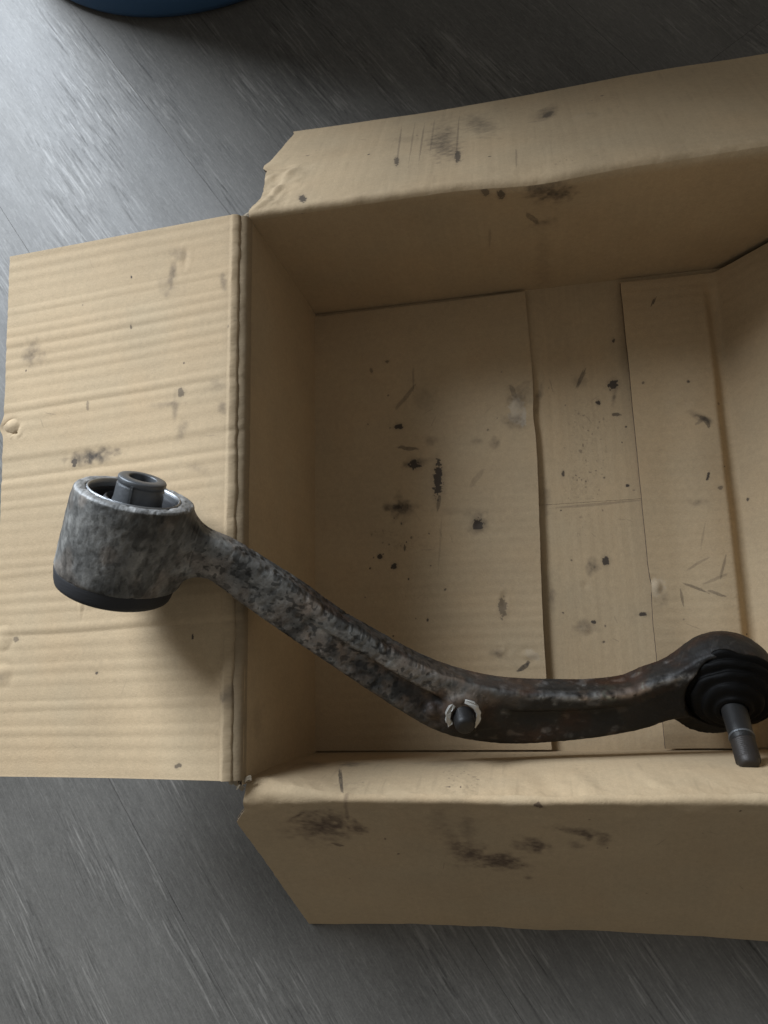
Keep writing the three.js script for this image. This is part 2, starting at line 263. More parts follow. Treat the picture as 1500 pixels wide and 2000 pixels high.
function scatter(n, [a0, a1], [b0, b1], seed) {   // small specks, nicks and scuffs
  const out = [];
  for (let i = 0; i < n; i++) {
    const h = (k) => hash(i, seed, k), x = mix(a0, a1, h(1)), y = mix(b0, b1, h(2)), t = h(3) * Math.PI, s = h(4), long = h(5) < 0.35;
    const ra = long ? 2 + 5 * s : 0.4 + 0.9 * s * s * s + 0.25, rb = long ? 0.35 : ra * (0.5 + 0.5 * h(6));
    out.push([x, y, ra * Math.cos(t), ra * Math.sin(t), -rb * Math.sin(t), rb * Math.cos(t), long ? 0.12 + 0.25 * h(7) : 0.35 + 0.5 * h(7), long ? 2 : 1]);
  }
  return out;
}
const box = new THREE.Group();
box.name = 'cardboard_box';
box.userData = { label: 'open brown cardboard box with greasy stains, its flaps folded outward on the floor', category: 'box' };
scene.add(box);
const T = 0.0034, DEPTH = 0.3764;
{
  // --- bottom: two large flaps below, two small ones on top
  const low = (x, z) => {
    const w = 0.0003 * (fbm(x * 30, z * 9, 3.5) - 0.5) + 0.00011 * Math.sin(x * 2 * Math.PI / 0.0083 + 3 * noise(z * 12, 2.5)) * (0.3 + noise(x * 40, z * 10, 8.5));
    return [x, 0.0042 + w + dents([[216.5, 288, 5, 3, 1.0], [219, 254, 3.4, 3.4, -1.1], [248, 103, 4, 3, -0.9]], x * 1000, z * 1000), z];
  };
  const lowPaper = cardboard('low', [-0.0035, 0.43], [-0.003, DEPTH + 0.003], 'v', BM.concat(scatter(22, [198, 264], [80, 300], 3)), 20, { lines: 0.12 });
  add('bottom_flap', board((x, z) => low(x, z), [-0.0035, 0.43], [0.1882, DEPTH + 0.003], 0.0022, T, true), lowPaper, box);
  const lowFar = board((x, z) => low(x, z), [-0.0035, 0.43], [-0.003, 0.1880], 0.0022, T, true);
  for (const g of [lowFar]) { const uv = g.attributes.uv; for (let i = 0; i < uv.count; i++) uv.setY(i, uv.getY(i) * (0.191 / (DEPTH + 0.006))); }
  { const uv = box.children[0].geometry.attributes.uv; for (let i = 0; i < uv.count; i++) uv.setY(i, mix(0.1912 / (DEPTH + 0.006), 1, uv.getY(i))); }
  add('bottom_flap', lowFar, lowPaper, box);
  const leftEdge = (z) => 0.1882 - 0.0028 * step(0.15, 0.376, z) + 0.0012 * Math.sin(z * 17) + 0.0009 * (fbm(z * 60, 1.5, 2.5) - 0.5) - 0.0012 * Math.exp(-(((z - 0.115) / 0.012) ** 2));
  const small = (x, z) => {
    const f = x / 0.188, X = x + (leftEdge(z) - 0.188) * f * f;
    const r = 0.00012 * Math.sin(z * 2 * Math.PI / 0.0083 + 4 * noise(x * 8, 5.5)) * (0.25 + 1.1 * noise(z * 26, x * 4, 6.5)) * step(0.05, 0.25, z) * step(0, 0.05, x);
    const h = 0.0006 * (fbm(x * 12, z * 12, 11.5) - 0.5) + r + dents([[158.5, 263, 3.5, 8, -1.0], [154, 301, 6, 5, 0.7], [153, 300, 4, 3, -0.9], [176, 306, 7, 4, 0.9], [140, 201, 4, 4, -1.3], [176, 104, 6, 10, 0.9], [75, 182, 7, 5, -0.9], [108, 160, 3, 14, -0.8], [89, 145, 5, 4, -1]], x * 1000, z * 1000);
    return [X, 0.0079 + h + 0.0032 * step(0.12, 0.19, x) * (0.45 + 0.55 * step(0.05, 0.3, z)), z];
  };
  add('bottom_flap', board(small, [0.0032, 0.188], [0.0036, DEPTH - 0.0012], 0.0013, T, true), cardboard('small', [0.0032, 0.188], [0, DEPTH], 'u', BL.concat(scatter(20, [45, 180], [70, 330], 1), scatter(12, [60, 110], [170, 235], 2), [[175, 106, 6, 3, -2, 11, 0.3, 5], [180, 113, 2.2, 0, -1, 9, 0.4, 5], [178, 306, 5, 3, -2, 3, 0.15, 5]]), 30), box);
  const fold = (z) => 0.3362 - 0.0022 * step(0, 0.376, z) + 0.0008 * (noise(z * 40, 4.5) - 0.5) + 0.004 * step(0.03, 0, z) * 0;
  const buckled = (s, z) => {             // lies flat, then creases and leans up against the end wall
    const k = fold(z), a = 0.875, edge = 0.2659 + 0.0006 * (noise(z * 70, 7.5) - 0.5) + 0.0012 * Math.exp(-(((z - 0.257) / 0.01) ** 2)), f = clamp((k - s) / (k - 0.266));
    const r = 0.0001 * Math.sin(z * 2 * Math.PI / 0.0083 + 3 * noise(s * 9, 3.5)) * (0.3 + noise(z * 22, s * 6, 9.5));
    const h = 0.0079 + 0.0005 * (fbm(s * 14, z * 12, 15.5) - 0.5) + r + dents([[270, 258, 4, 6, 1.4], [305, 116, 7, 4, -0.6]], s * 1000, z * 1000);
    const t = s - k, groove = (0.0042 * step(-0.05, -0.014, t) - 0.0070 * step(-0.0085, -0.001, t)) * step(0.0, 0.05, z);
    if (t <= 0) return [s + (edge - 0.266) * f, h + groove + 0.0042 * f * f * (0.4 + 0.6 * step(0, 0.08, z)), z];
    const b = Math.min(t, 0.006) / 0.006, arc = a * b, run = t < 0.006 ? 0 : t - 0.006;
    return [k + 0.006 * Math.sin(arc) / a * 0.98 + run * Math.cos(a), h + groove + 0.006 * (1 - Math.cos(arc)) / a + run * Math.sin(a), z];
  };
  add('bottom_flap', board(buckled, [0.266, 0.452], [0.0052, DEPTH - 0.0014], 0.0015, T, true), cardboard('buckled', [0.266, 0.452], [0, DEPTH], 'u', BR.concat(scatter(9, [270, 345], [90, 330], 4), [[270, 258, 5, 1, -1, 7, 0.16, 5]]), 40), box);

  // --- the end wall and flap on the left
  const rimLeft = (z) => mix(0.1622, 0.1555, z / DEPTH) + 0.0008 * (noise(z * 30, 3.5) - 0.5);
  const leftWall = (z, y) => [-0.0036 * clamp(y / 0.15) ** 1.4 + 0.0008 * (fbm(z * 12, y * 12, 2.5) - 0.5) + 0.00005 * Math.sin(z * 2 * Math.PI / 0.0083), y, z + (z / DEPTH) * y * 0.055];
  add('wall', board(leftWall, [0.0006, DEPTH - 0.0006], [0.004, 0.1535], 0.003, T), cardboard('left', [0, DEPTH], [0.004, 0.156], 'v', LW, 50, { grime: (z, y) => 0.12 * step(0.12, 0.155, y) * fbm(z * 60, y * 30, 3.5) }), box);
  const ridge = [];
  for (let i = 0; i < 60; i++) ridge.push(hash(i, 7, 1));
  const leftFlap = (s, z) => {
    const drop = mix(0.014, 0.037, clamp(z / DEPTH)), y0 = rimLeft(z) + 0.0006;
    const jag = 0.0004 * (fbm(z * 120, 2.5, 1.5) - 0.5) * 2 * step(0.16, 0.19, s);
    let i = (z + 0.01) / 0.0083 + 0.22 * (noise(s * 9, z * 30, 4.5) - 0.5); const k = Math.floor(i), f = i - k;
    const amp = mix(0.3, 1.35, ridge[(k + 60) % 60]) * step(0.0, 0.012, s);
    let h = 0.00013 * amp * (Math.cos((f - 0.5) * 2 * Math.PI)) * (0.6 + 0.7 * noise(s * 14, k, 2.5));
    for (const [c, d, w] of [[0.158, 0.0011, 0.0032], [0.1745, -0.0006, 0.003], [0.243, 0.0007, 0.0025], [0.2835, 0.0016, 0.003], [0.071, 0.0006, 0.003], [0.121, 0.0006, 0.003]]) {
      const t = (z - c + 0.002 * (noise(s * 16, c * 90) - 0.5)) / w; h += d * -t * Math.exp(-t * t) * 0.75 * (0.55 + 0.6 * noise(s * 12, c * 70, 1.5));
    }
    h += 0.0016 * (fbm(s * 9, z * 7, 21.5) - 0.5) + dents([[181, 133, 5, 4.5, 1.7], [179, 139, 3.5, 2.2, -2.6], [40, 28, 4, 9, -0.5], [183, 287, 7, 8, 0.9], [118, 266, 2, 11, 0.7], [183, 312, 8, 8, 0.7]], s * 1000, z * 1000);
    const out = s + 0.0035 * Math.exp(-(((z - 0.133) / 0.005) ** 2)) * step(0.17, 0.19, s);
    if (s < 0.004) {                     // crushed score line over the top of the wall
      const w = 0.0008 * (fbm(z * 90, s * 300, 6.5) - 0.5);
      const x = along([[-0.009, -0.0030], [-0.006, -0.0034], [-0.0015, -0.0074 + 0.0016 * (fbm(z * 130, 4.5) - 0.5)], [0.0008, -0.0084 + 0.002 * (fbm(z * 130, 4.5) - 0.5)], [0.004, -0.0105]], s), y = along([[-0.009, -0.0075], [-0.006, -0.0026], [-0.0015, -0.0027], [0.0008, 0.0], [0.004, 0.0002]], s);
      return [x + w, y0 + y + h + w, z];
    }
    return [-0.0065 - out + jag, y0 + h - drop * (out / 0.19) - 0.004 * Math.sin(Math.PI * out / 0.19) * (z / DEPTH), z + 0.001 * (s / 0.19) - 0.0022 * step(0.05, 0, z) * (s / 0.19)];
  };
  add('flap', board(leftFlap, [-0.009, 0.19], [0.0015, 0.3815], 0.00115, T, true), cardboard('left_flap', [-0.009, 0.19], [0.0015, 0.3815], 'u', LF.concat(scatter(10, [10, 185], [10, 370], 5)), 60, { lines: 0.06, grime: (s, z) => 0.3 * step(0.003, -0.002, s) + 0.15 * step(0.012, 0, s) * fbm(z * 80, s * 90, 2.5) }), box).userData.label = 'long flat flap with washboard ridges under the round end of the arm';

  // --- long sides: wall and flap follow one bent profile, up, over the fold and down
  function profile(s, rise, lean, radius, turn, bow = 0, from = 0.075) {      // [outward, up] after s metres from the bottom edge
    const L = rise, a1 = lean + bow * (L - from), a2 = turn, arc = radius * (a2 - a1), out = (q) => lean * q + bow / 2 * Math.max(q - from, 0) ** 2, up = (q) => q * 0.9985 - 0.5 * lean * lean * q - bow * bow / 6 * Math.max(q - from, 0) ** 3;
    if (s < L) return [out(s), up(s)];
    const o = [out(L), up(L)], t = Math.min(s - L, arc) / radius;
    o[0] += radius * (Math.cos(a1) - Math.cos(a1 + t)); o[1] += radius * (Math.sin(a1 + t) - Math.sin(a1));
    if (s - L > arc) { o[0] += Math.sin(a2) * (s - L - arc); o[1] += Math.cos(a2) * (s - L - arc); }
    return o;
  }
  const FAR_S = 0.153, NEAR_S = 0.142;
  const farFace = (x, s0) => {
    const s = s0 > FAR_S + 0.009 ? FAR_S + 0.009 + (s0 - FAR_S - 0.009) * (1 - 0.125 * clamp(x / 0.36)) : s0;
    const wob = 0.0007 * (fbm(x * 26, 2.5) - 0.5), drop = mix(0, 0.008, clamp(x / 0.34)), dent = 0.0035 * Math.exp(-(((x - 0.2) / 0.035) ** 2));
    const p = profile(s, FAR_S - drop + wob * 2, -0.015 - 0.012 * step(0.12, 0.24, x), mix(0.0042, 0.0065, step(0, 0.35, x)), 2.2 - 0.05 * step(0.1, 0.34, x));
    const t = s - FAR_S - 0.009;
    let h = 0, X = x;
    if (t > 0) {
      const edge = step(0.05, 0.0, x);
      X += along([[0, 0.001], [0.02, 0.004], [0.035, 0.0015], [0.06, -0.0015], [0.078, -0.004], [0.084, -0.0035], [0.088, -0.0015], [0.094, -0.011], [0.1, -0.0105], [0.11, -0.008], [0.178, -0.0012], [0.186, -0.0035], [0.19, -0.003]], t) * step(0.03, 0, x) + 0.0016 * (fbm(t * 190, 3.5) - 0.5) * step(0.004, 0, x);
      h += 0.0075 * edge * (fbm(x * 80, t * 60, 5.5, 4) - 0.5) * step(0.14, 0.05, t) + 0.0016 * Math.exp(-(((x - 0.004 - t * 0.2) / 0.004) ** 2)) * step(0.1, 0.07, t) - 0.003 * Math.exp(-(((t - 0.09) / 0.004) ** 2)) * step(0.024, 0.0, x);
      h += 0.0015 * (fbm(x * 7, t * 9, 7.5) - 0.5) + 0.00004 * Math.sin(x * 2 * Math.PI / 0.0083) + dents([[240, 92, 9, 7, 0.9]], x * 1000, t * 1000);
      
    } else h += 0.0012 * (fbm(x * 8, s * 8, 9.5) - 0.5);
    const near = Math.exp(-(((s - FAR_S) / 0.02) ** 2));
    return [X, 0.004 + p[1] + (t > 0 ? h * 0.75 : 0) - near * 0.0018 * (fbm(x * 90, s * 120, 5.5) - 0.5), -p[0] + (t > 0 ? -h * 0.6 : h) + dent * near];
  };
  const end = 0.415;
  add('wall', board(farFace, [-0.0005, end], [0, FAR_S], 0.0026, T), cardboard('far', [-0.0005, end], [0.004, 0.004 + FAR_S], 'v', FW, 70, { lines: 0.07 }), box);
  add('flap', board((x, s) => farFace(x, s + FAR_S + 0.003), [-0.0005, end], [-0.003, 0.192], 0.0017, T), cardboard('far_flap', [-0.0005, end], [-0.003 - 0.009, 0.183], 'v', FF.concat(scatter(14, [20, 300], [10, 150], 6)), 80, { lines: 0.1, score: 0.06 }), box).userData.label = 'creased flap with a torn corner and a row of grease spots, sloping to the floor';
  const nearFace = (x, s) => {
    const left = step(0.07, 0.0, x), lean = 0.012 + 0.008 * (noise(x * 14, 6.5) - 0.5), rad = mix(0.0032, 0.0095, left), bow = mix(5.2, 1.4, left) * (0.85 + 0.3 * noise(x * 11, 9.5));
    const p = profile(s, NEAR_S - 0.006 * left + 0.0022 * (fbm(x * 24, 4.5, 0, 3) - 0.5), lean, rad, 2.513 + 0.01 * Math.sin(x * 12), bow);
    const t = s - NEAR_S - 0.006;
    let h = 0, X = x;
    const crumple = Math.exp(-(((s - NEAR_S - 0.004) / 0.022) ** 2));
    h += crumple * (0.0021 * (fbm(x * 70, s * 110, 3.5) - 0.5) + 0.0011 * (fbm(x * 210, s * 260, 4.5, 2) - 0.5) + 0.0036 * left * (fbm(x * 60 + s * 60, s * 150, 8.5) - 0.5)) + crumple * 0.001 * Math.exp(-(((x - 0.265) / 0.012) ** 2));
    const k = x + (0.12 - s) * 0.35;     // slanting wrinkles below the fold
    h += 0.0015 * step(0.12, 0.17, x) * step(0.36, 0.28, x) * step(0.09, 0.125, s) * step(NEAR_S + 0.012, NEAR_S - 0.006, s) * (noise(k * 95, 2.5) - 0.5) * 2;
    h += 0.002 * (fbm(x * 7, s * 8, 13.5) - 0.5);
    if (t > 0) X += (along([[0, 0], [0.015, -0.003], [0.03, -0.0125], [0.035, -0.0125], [0.19, -0.003]], t) + 0.0014 * (fbm(t * 160, 6.5) - 0.5)) * step(0.05, 0, x);
    const up = step(NEAR_S, NEAR_S + 0.012, s);
    return [X, 0.004 + p[1] + h * mix(0.05, 0.6, up), DEPTH + p[0] + h * mix(-1, 0.8, up)];
  };
  add('wall', board(nearFace, [-0.0005, end], [0, NEAR_S], 0.0019, T, true), cardboard('near', [-0.0005, end], [0.004, 0.004 + NEAR_S], 'v', NW, 90, { lines: 0.1, score: 0.1 }), box);
  add('flap', board((x, s) => nearFace(x, s + NEAR_S), [-0.0005, end], [0, 0.1925], 0.0017, T, true), cardboard('near_flap', [-0.0005, end], [-0.006, 0.1865], 'v', NF.concat(scatter(16, [20, 300], [5, 120], 7)), 100, { lines: 0.05, smear: [0.105, 0.066, 0.042] }), box).userData.label = 'shaded flap with brown grease smears, sloping down to the floor';
  // --- the far end of the box, past the picture's edge
  add('wall', board((z, y) => [end + 0.0035, y, z], [0.001, DEPTH - 0.001], [0.004, 0.155], 0.02, T, true), cardboard('end', [0, DEPTH], [0, 0.155], 'v', [], 110), box);
  // --- frayed paper where the corners tore
  const torn = new THREE.MeshStandardMaterial({ color: new THREE.Color().setRGB(0.36, 0.3, 0.22), roughness: 0.95, side: THREE.DoubleSide });
  const shred = (x, y, z, len, wide, yaw, pitch, k) => {
    len *= 0.66; wide *= 0.8;
    const g2 = board((u, v) => { const a = u * 100, w = wide * (1 - 0.85 * v / len) * (0.7 + 0.6 * noise(v * 500, k)), b = v / len; return [a * w + 0.001 * Math.sin(b * 5 + k), v * Math.cos(b * 0.9), v * Math.sin(b * 0.9) + 0.0014 * (noise(a * 3, v * 600, k) - 0.5)]; }, [-0.005, 0.005], [0, len], 0.0012, 0.0004);
    const s = add('torn_paper', g2, [torn, torn], box);
    s.position.set(x, y, z); s.rotation.set(pitch, yaw, 0, 'YXZ');
  };
  shred(-0.003, 0.149, 0.379, 0.012, 0.004, 0.4, 0.5, 1.5); shred(0.001, 0.149, 0.381, 0.013, 0.005, -0.8, 0.2, 2.5); shred(0.004, 0.15, 0.381, 0.009, 0.004, -1.3, 0.7, 3.5);
  shred(-0.006, 0.146, 0.382, 0.012, 0.009, 0.2, 1.2, 4.5); shred(-0.011, 0.145, 0.381, 0.01, 0.006, -0.4, 1.5, 5.5);
  shred(-0.004, 0.157, 0.001, 0.01, 0.006, 2.6, 0.5, 6.5); shred(0.0, 0.157, -0.002, 0.009, 0.004, 3.4, 0.8, 7.5); shred(-0.001, 0.15, 0.002, 0.012, 0.005, 2.9, 0.3, 8.5);
}
// ---------------------------------------------------------------- control arm
// built lying in its own axes: x along the arm, y along the bushing's axis, z out of the forged face
const arm = new THREE.Group();
arm.name = 'control_arm';
arm.userData = { label: 'curved rusty metal suspension arm lying across the open cardboard box', category: 'car part' };
scene.add(arm);
{
  const L = new THREE.Vector3(0.8998, -0.3729, 0.2264).normalize(), N = new THREE.Vector3(0.2389, 0.8554, 0.4596);
  N.addScaledVector(L, -N.dot(L)).normalize();
  const A = N.clone().cross(L);
  arm.quaternion.setFromRotationMatrix(new THREE.Matrix4().makeBasis(L, A, N));
  arm.position.set(-0.06, 0.2, 0.2357);

  const HT = 0.0122;
  const spine = [[0.01, 0.003, 35], [0.0455, 0.002, 35.7], [0.0579, 0.0008, 35.5], [0.0811, -0.0082, 38], [0.1053, -0.0178, 39.8], [0.1345, -0.0302, 39.6], [0.1646, -0.0411, 42], [0.1953, -0.0514, 45.2], [0.2266, -0.0583, 50.5], [0.2616, -0.0575, 49.5], [0.2949, -0.0499, 46.8], [0.321, -0.0421, 43.9], [0.3471, -0.031, 42], [0.362, -0.0202, 43.9], [0.395, -0.002, 46]];
  const curve = new THREE.CatmullRomCurve3(spine.map(([x, y, w]) => new THREE.Vector3(x, y, (w / 1000 - 0.83 * HT) / 2)), false, 'centripetal');
  const pts = curve.getPoints(70), nP = pts.length;
  const S = new THREE.Vector3(-0.15, -0.345, 0.926).normalize();       // ball joint's axis
  const BALL = new THREE.Vector3(0.4035, 0.0005, 0.001);
  const smin = (a, b, k) => { k = Math.max(k, 1e-5); const h = Math.max(k - Math.abs(a - b), 0) / k; return Math.min(a, b) - h * h * k * 0.25; };
  const smax = (a, b, k) => -smin(-a, -b, k);
  const hit = { b: 0, hw: 0, l: 0 };
  function nearest(x, y) {
    let best = 1e9, at = 0, f = 0;
    for (let i = 0; i + 1 < nP; i++) {
      const p = pts[i], q = pts[i + 1], dx = q.x - p.x, dy = q.y - p.y, t = clamp(((x - p.x) * dx + (y - p.y) * dy) / (dx * dx + dy * dy));
      const ex = x - p.x - dx * t, ey = y - p.y - dy * t, d = ex * ex + ey * ey;
      if (d < best) { best = d; at = i; f = t; }
    }
    const p = pts[at], q = pts[at + 1], dx = q.x - p.x, dy = q.y - p.y, len = Math.hypot(dx, dy);
    const side = (dx * (y - p.y) - dy * (x - p.x)) / len;
    hit.b = side < 0 ? -Math.sqrt(best) : Math.sqrt(best); hit.hw = mix(p.z, q.z, f); hit.l = mix(p.x, q.x, f); hit.end = (at === 0 && f === 0) || (at === nP - 2 && f === 1);
  }
  function sdf(x, y, z) {
    nearest(x, y);
    const { b, hw, l } = hit;
    // forged bar with a channel along its face
    let ht = HT;
    const g1 = step(0.1, 0.125, l) * step(0.222, 0.208, l), g2 = step(0.252, 0.275, l) * step(0.352, 0.325, l);
    if (z > 0) {
      ht -= g1 * mix(0.0022, 0.0056, step(0.12, 0.2, l)) * step(0.0045, 0.0015, b) * clamp((b + hw - 0.003) / hw);
      ht -= g2 * 0.0026 * step(0.0075, 0.004, b) * clamp((b + hw - 0.002) / hw);
    }
    const r = b > 0 ? mix(0.0055, 0.003, step(0.22, 0.28, l)) : 0.0045, qx = Math.abs(b) - hw + r, qy = Math.abs(z) - ht + r;
    let d = Math.hypot(Math.max(qx, 0), Math.max(qy, 0)) + Math.min(Math.max(qx, qy), 0) - r;
    // eye that holds the bushing
    const rad = Math.hypot(x, z), R = mix(0.0352, 0.0372, clamp((0.028 - y) / 0.05)) - 0.0006 * Math.exp(-(((y - 0.0245) / 0.003) ** 2));
    const e = smax(rad - R, Math.abs(y - 0.0012) - 0.0268, 0.0035);
    d = smin(d, e, 0.02 * step(-0.02, 0.0, x));
    d = smax(d, -Math.max(rad - 0.0276, -y - 0.022), 0.001);
    // cup of the ball joint
    const bx = x - BALL.x, by = y - BALL.y, bz = z - BALL.z, h = bx * S.x + by * S.y + bz * S.z, ball = Math.hypot(bx, by, bz), out = Math.sqrt(Math.max(ball * ball - h * h, 0));
    const cup = smax(Math.min(ball - 0.0318, Math.max(out - 0.031, -h)), h - 0.0095, 0.0025);
    d = smin(d, cup, 0.016);
    d = smin(d, Math.max(Math.hypot(bx + 0.006, by + 0.0135, bz * 1.1 - 0.004) - 0.028, h - 0.016), 0.008);
    d = smax(d, -Math.max(out - 0.0285, 0.004 - h), 0.0015);
    // boss for the broken bracket and a lug beside it
    const ox = x - 0.2325, oy = y + 0.0605, boss = smax(Math.hypot(ox, oy) - 0.0125, Math.abs(z - 0.008) - 0.0072, 0.003);
    d = smin(d, boss, 0.008);
    d = smin(d, Math.hypot(x - 0.2135, y + 0.063, z - 0.0108) - 0.0042, 0.004);
    // corroded surface
    if (Math.abs(d) < 0.004) {
      const rot = step(0.26, 0.2, x) * (0.35 + 0.65 * step(-0.03, 0.05, x));
      const pit = step(0.6, 0.72, fbm(x * 330, y * 330, z * 330 + 9.5, 2));
      d += 0.0006 * rot * pit + 0.00042 * (0.35 + 0.65 * rot) * (fbm(x * 150, y * 150, z * 150 + 3.5, 3) - 0.5) + 0.00035 * (noise(x * 620, y * 620, z * 620 + 5.5) - 0.5) + 0.0012 * step(0.3, 0.38, x) * (fbm(x * 90, y * 90, z * 90 + 1.5, 2) - 0.5);
    }
    return d;
  }
  // surface nets over the part of the grid near the surface
  const C = 0.00105, lo = [-0.042, -0.093, -0.04], hi = [0.444, 0.046, 0.042], n = [0, 1, 2].map((k) => Math.ceil((hi[k] - lo[k]) / C / 8) * 8 + 1);
  const field = new Float32Array(n[0] * n[1] * n[2]).fill(1), at = (i, j, k) => (k * n[1] + j) * n[0] + i;
  for (let K = 0; K < n[2]; K += 8) for (let J = 0; J < n[1]; J += 8) for (let I = 0; I < n[0]; I += 8) {
    const c = sdf(lo[0] + (I + 4) * C, lo[1] + (J + 4) * C, lo[2] + (K + 4) * C), far = Math.abs(c) > 10 * C;
    for (let k = K; k < Math.min(K + 8, n[2]); k++) for (let j = J; j < Math.min(J + 8, n[1]); j++) for (let i = I; i < Math.min(I + 8, n[0]); i++)
      field[at(i, j, k)] = far ? c : sdf(lo[0] + i * C, lo[1] + j * C, lo[2] + k * C);
  }
  const ids = new Int32Array(field.length).fill(-1), pos = [], index = [];
  const corner = [[0, 0, 0], [1, 0, 0], [0, 1, 0], [1, 1, 0], [0, 0, 1], [1, 0, 1], [0, 1, 1], [1, 1, 1]], edges = [[0, 1], [2, 3], [4, 5], [6, 7], [0, 2], [1, 3], [4, 6], [5, 7], [0, 4], [1, 5], [2, 6], [3, 7]];
  const v = new Float32Array(8);
  for (let k = 0; k + 1 < n[2]; k++) for (let j = 0; j + 1 < n[1]; j++) for (let i = 0; i + 1 < n[0]; i++) {
    let inside = 0;
    for (let c = 0; c < 8; c++) { v[c] = field[at(i + corner[c][0], j + corner[c][1], k + corner[c][2])]; if (v[c] < 0) inside++; }
    if (!inside || inside === 8) continue;
    let s = [0, 0, 0], m = 0;
    for (const [a, b] of edges) if (v[a] < 0 !== v[b] < 0) { const t = v[a] / (v[a] - v[b]); for (let c = 0; c < 3; c++) s[c] += mix(corner[a][c], corner[b][c], t); m++; }
    ids[at(i, j, k)] = pos.length / 3;
    pos.push(lo[0] + (i + s[0] / m) * C, lo[1] + (j + s[1] / m) * C, lo[2] + (k + s[2] / m) * C);
  }
  const quad = (a, b, c, d, f) => { if (a < 0 || b < 0 || c < 0 || d < 0) return; f ? index.push(a, b, c, a, c, d) : index.push(a, c, b, a, d, c); };
  for (let k = 1; k + 1 < n[2]; k++) for (let j = 1; j + 1 < n[1]; j++) for (let i = 1; i + 1 < n[0]; i++) {
    const f0 = field[at(i, j, k)] < 0;
    if (f0 !== field[at(i + 1, j, k)] < 0) quad(ids[at(i, j - 1, k - 1)], ids[at(i, j, k - 1)], ids[at(i, j, k)], ids[at(i, j - 1, k)], f0);
    if (f0 !== field[at(i, j + 1, k)] < 0) quad(ids[at(i - 1, j, k - 1)], ids[at(i - 1, j, k)], ids[at(i, j, k)], ids[at(i, j, k - 1)], f0);
    if (f0 !== field[at(i, j, k + 1)] < 0) quad(ids[at(i - 1, j - 1, k)], ids[at(i, j - 1, k)], ids[at(i, j, k)], ids[at(i - 1, j, k)], f0);
  }
  const g = new THREE.BufferGeometry();
  g.setAttribute('position', new THREE.Float32BufferAttribute(pos, 3));
  g.setIndex(index); g.computeVertexNormals();
  const nor = g.attributes.normal, color = new Float32Array(pos.length), uv = new Float32Array(pos.length / 3 * 2);
  for (let i = 0; i < pos.length / 3; i++) {
    const x = pos[i * 3], y = pos[i * 3 + 1], z = pos[i * 3 + 2], ny = nor.getY(i), nz = nor.getZ(i);
    nearest(x, y);
    const { b, hw, l } = hit;
    const big = fbm(x * 55, y * 55, z * 55 + 3.5, 2), mid = fbm(x * 150, y * 150, z * 150 + 13.5, 2), fine = fbm(x * 420, y * 420, z * 420 + 23.5, 2);
    const pit = step(0.58, 0.7, fbm(x * 330, y * 330, z * 330 + 9.5, 2));
    // grey corroded alloy towards the bushing, brown-black greasy end towards the ball joint
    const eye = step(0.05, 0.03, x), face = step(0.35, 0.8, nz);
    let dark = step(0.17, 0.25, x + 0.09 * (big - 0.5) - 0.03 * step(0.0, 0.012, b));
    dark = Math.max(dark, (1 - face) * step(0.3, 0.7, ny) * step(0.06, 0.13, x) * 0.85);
    const crust = clamp(0.5 + 0.8 * (big - 0.5) + 0.45 * (mid - 0.5) - 0.08 * eye - 0.22 * step(0.003, -0.006, b) * step(0.09, 0.13, x) * (1 - eye));
    let t = mix(0.05, 0.3, crust) * (1 - 0.35 * pit * (1 - 0.5 * eye));
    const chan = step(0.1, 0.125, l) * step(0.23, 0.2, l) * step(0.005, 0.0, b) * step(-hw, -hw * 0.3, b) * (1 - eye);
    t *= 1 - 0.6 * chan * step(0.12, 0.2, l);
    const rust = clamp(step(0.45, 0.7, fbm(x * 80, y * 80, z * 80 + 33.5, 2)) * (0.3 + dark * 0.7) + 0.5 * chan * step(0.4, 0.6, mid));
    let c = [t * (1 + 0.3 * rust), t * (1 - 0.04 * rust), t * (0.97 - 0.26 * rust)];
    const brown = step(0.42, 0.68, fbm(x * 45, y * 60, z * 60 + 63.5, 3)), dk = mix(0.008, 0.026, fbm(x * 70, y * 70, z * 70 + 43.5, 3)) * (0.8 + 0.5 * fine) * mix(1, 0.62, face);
    const scuff = step(0.64, 0.8, mid * 0.6 + fine * 0.4) * step(0.2, 0.25, x) * 0.05 + step(0.3, 0.62, fine * 0.5 + mid * 0.5) * Math.exp(-(((b - hw + 0.0028) / 0.0019) ** 2)) * step(0.26, 0.29, l) * step(HT - 0.0075, HT - 0.003, z) * 0.22 + step(0.66, 0.76, fbm(x * 110, y * 150, z * 150 + 73.5, 2)) * step(0.22, 0.26, x) * step(0.36, 0.34, x) * 0.045;
    c = c.map((k, q) => mix(k, dk * mix([1.05, 0.98, 0.92][q], [1.75, 0.95, 0.6][q], brown) + scuff * [1, 1.01, 1.03][q], dark));
    const grease = step(0.352, 0.385, x + 0.012 * (big - 0.5)) * step(-0.2, 0.25, hw - b - 0.007 + (x > 0.39 ? 0.01 : 0));
    c = c.map((k) => mix(k, 0.0035 + 0.003 * fine, Math.max(grease, step(0.3, 0.36, x) * step(0.0085, 0.0115, hw - b + 0.003 * (mid - 0.5)) * face * 0.9)));
    if (eye && y > 0.0255 && ny > 0.5) c = c.map((k, q) => mix(k, [0.36, 0.37, 0.38][q], 0.75 * step(0.3, 0.5, mid + 0.2)));
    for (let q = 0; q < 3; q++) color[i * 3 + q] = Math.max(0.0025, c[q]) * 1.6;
    uv[i * 2] = (x + 0.045) / 0.49; uv[i * 2 + 1] = (y + z * 0.7 + 0.13) / 0.22;
  }
  g.setAttribute('color', new THREE.BufferAttribute(color, 3));
  g.setAttribute('uv', new THREE.BufferAttribute(uv, 2));
  const scale = texture(512, 512, false, (x, y) => 0.75 * fbm(x * 0.12, y * 0.12, 6.5, 3) + 0.25 * noise(x * 0.7, y * 0.7, 7.5));
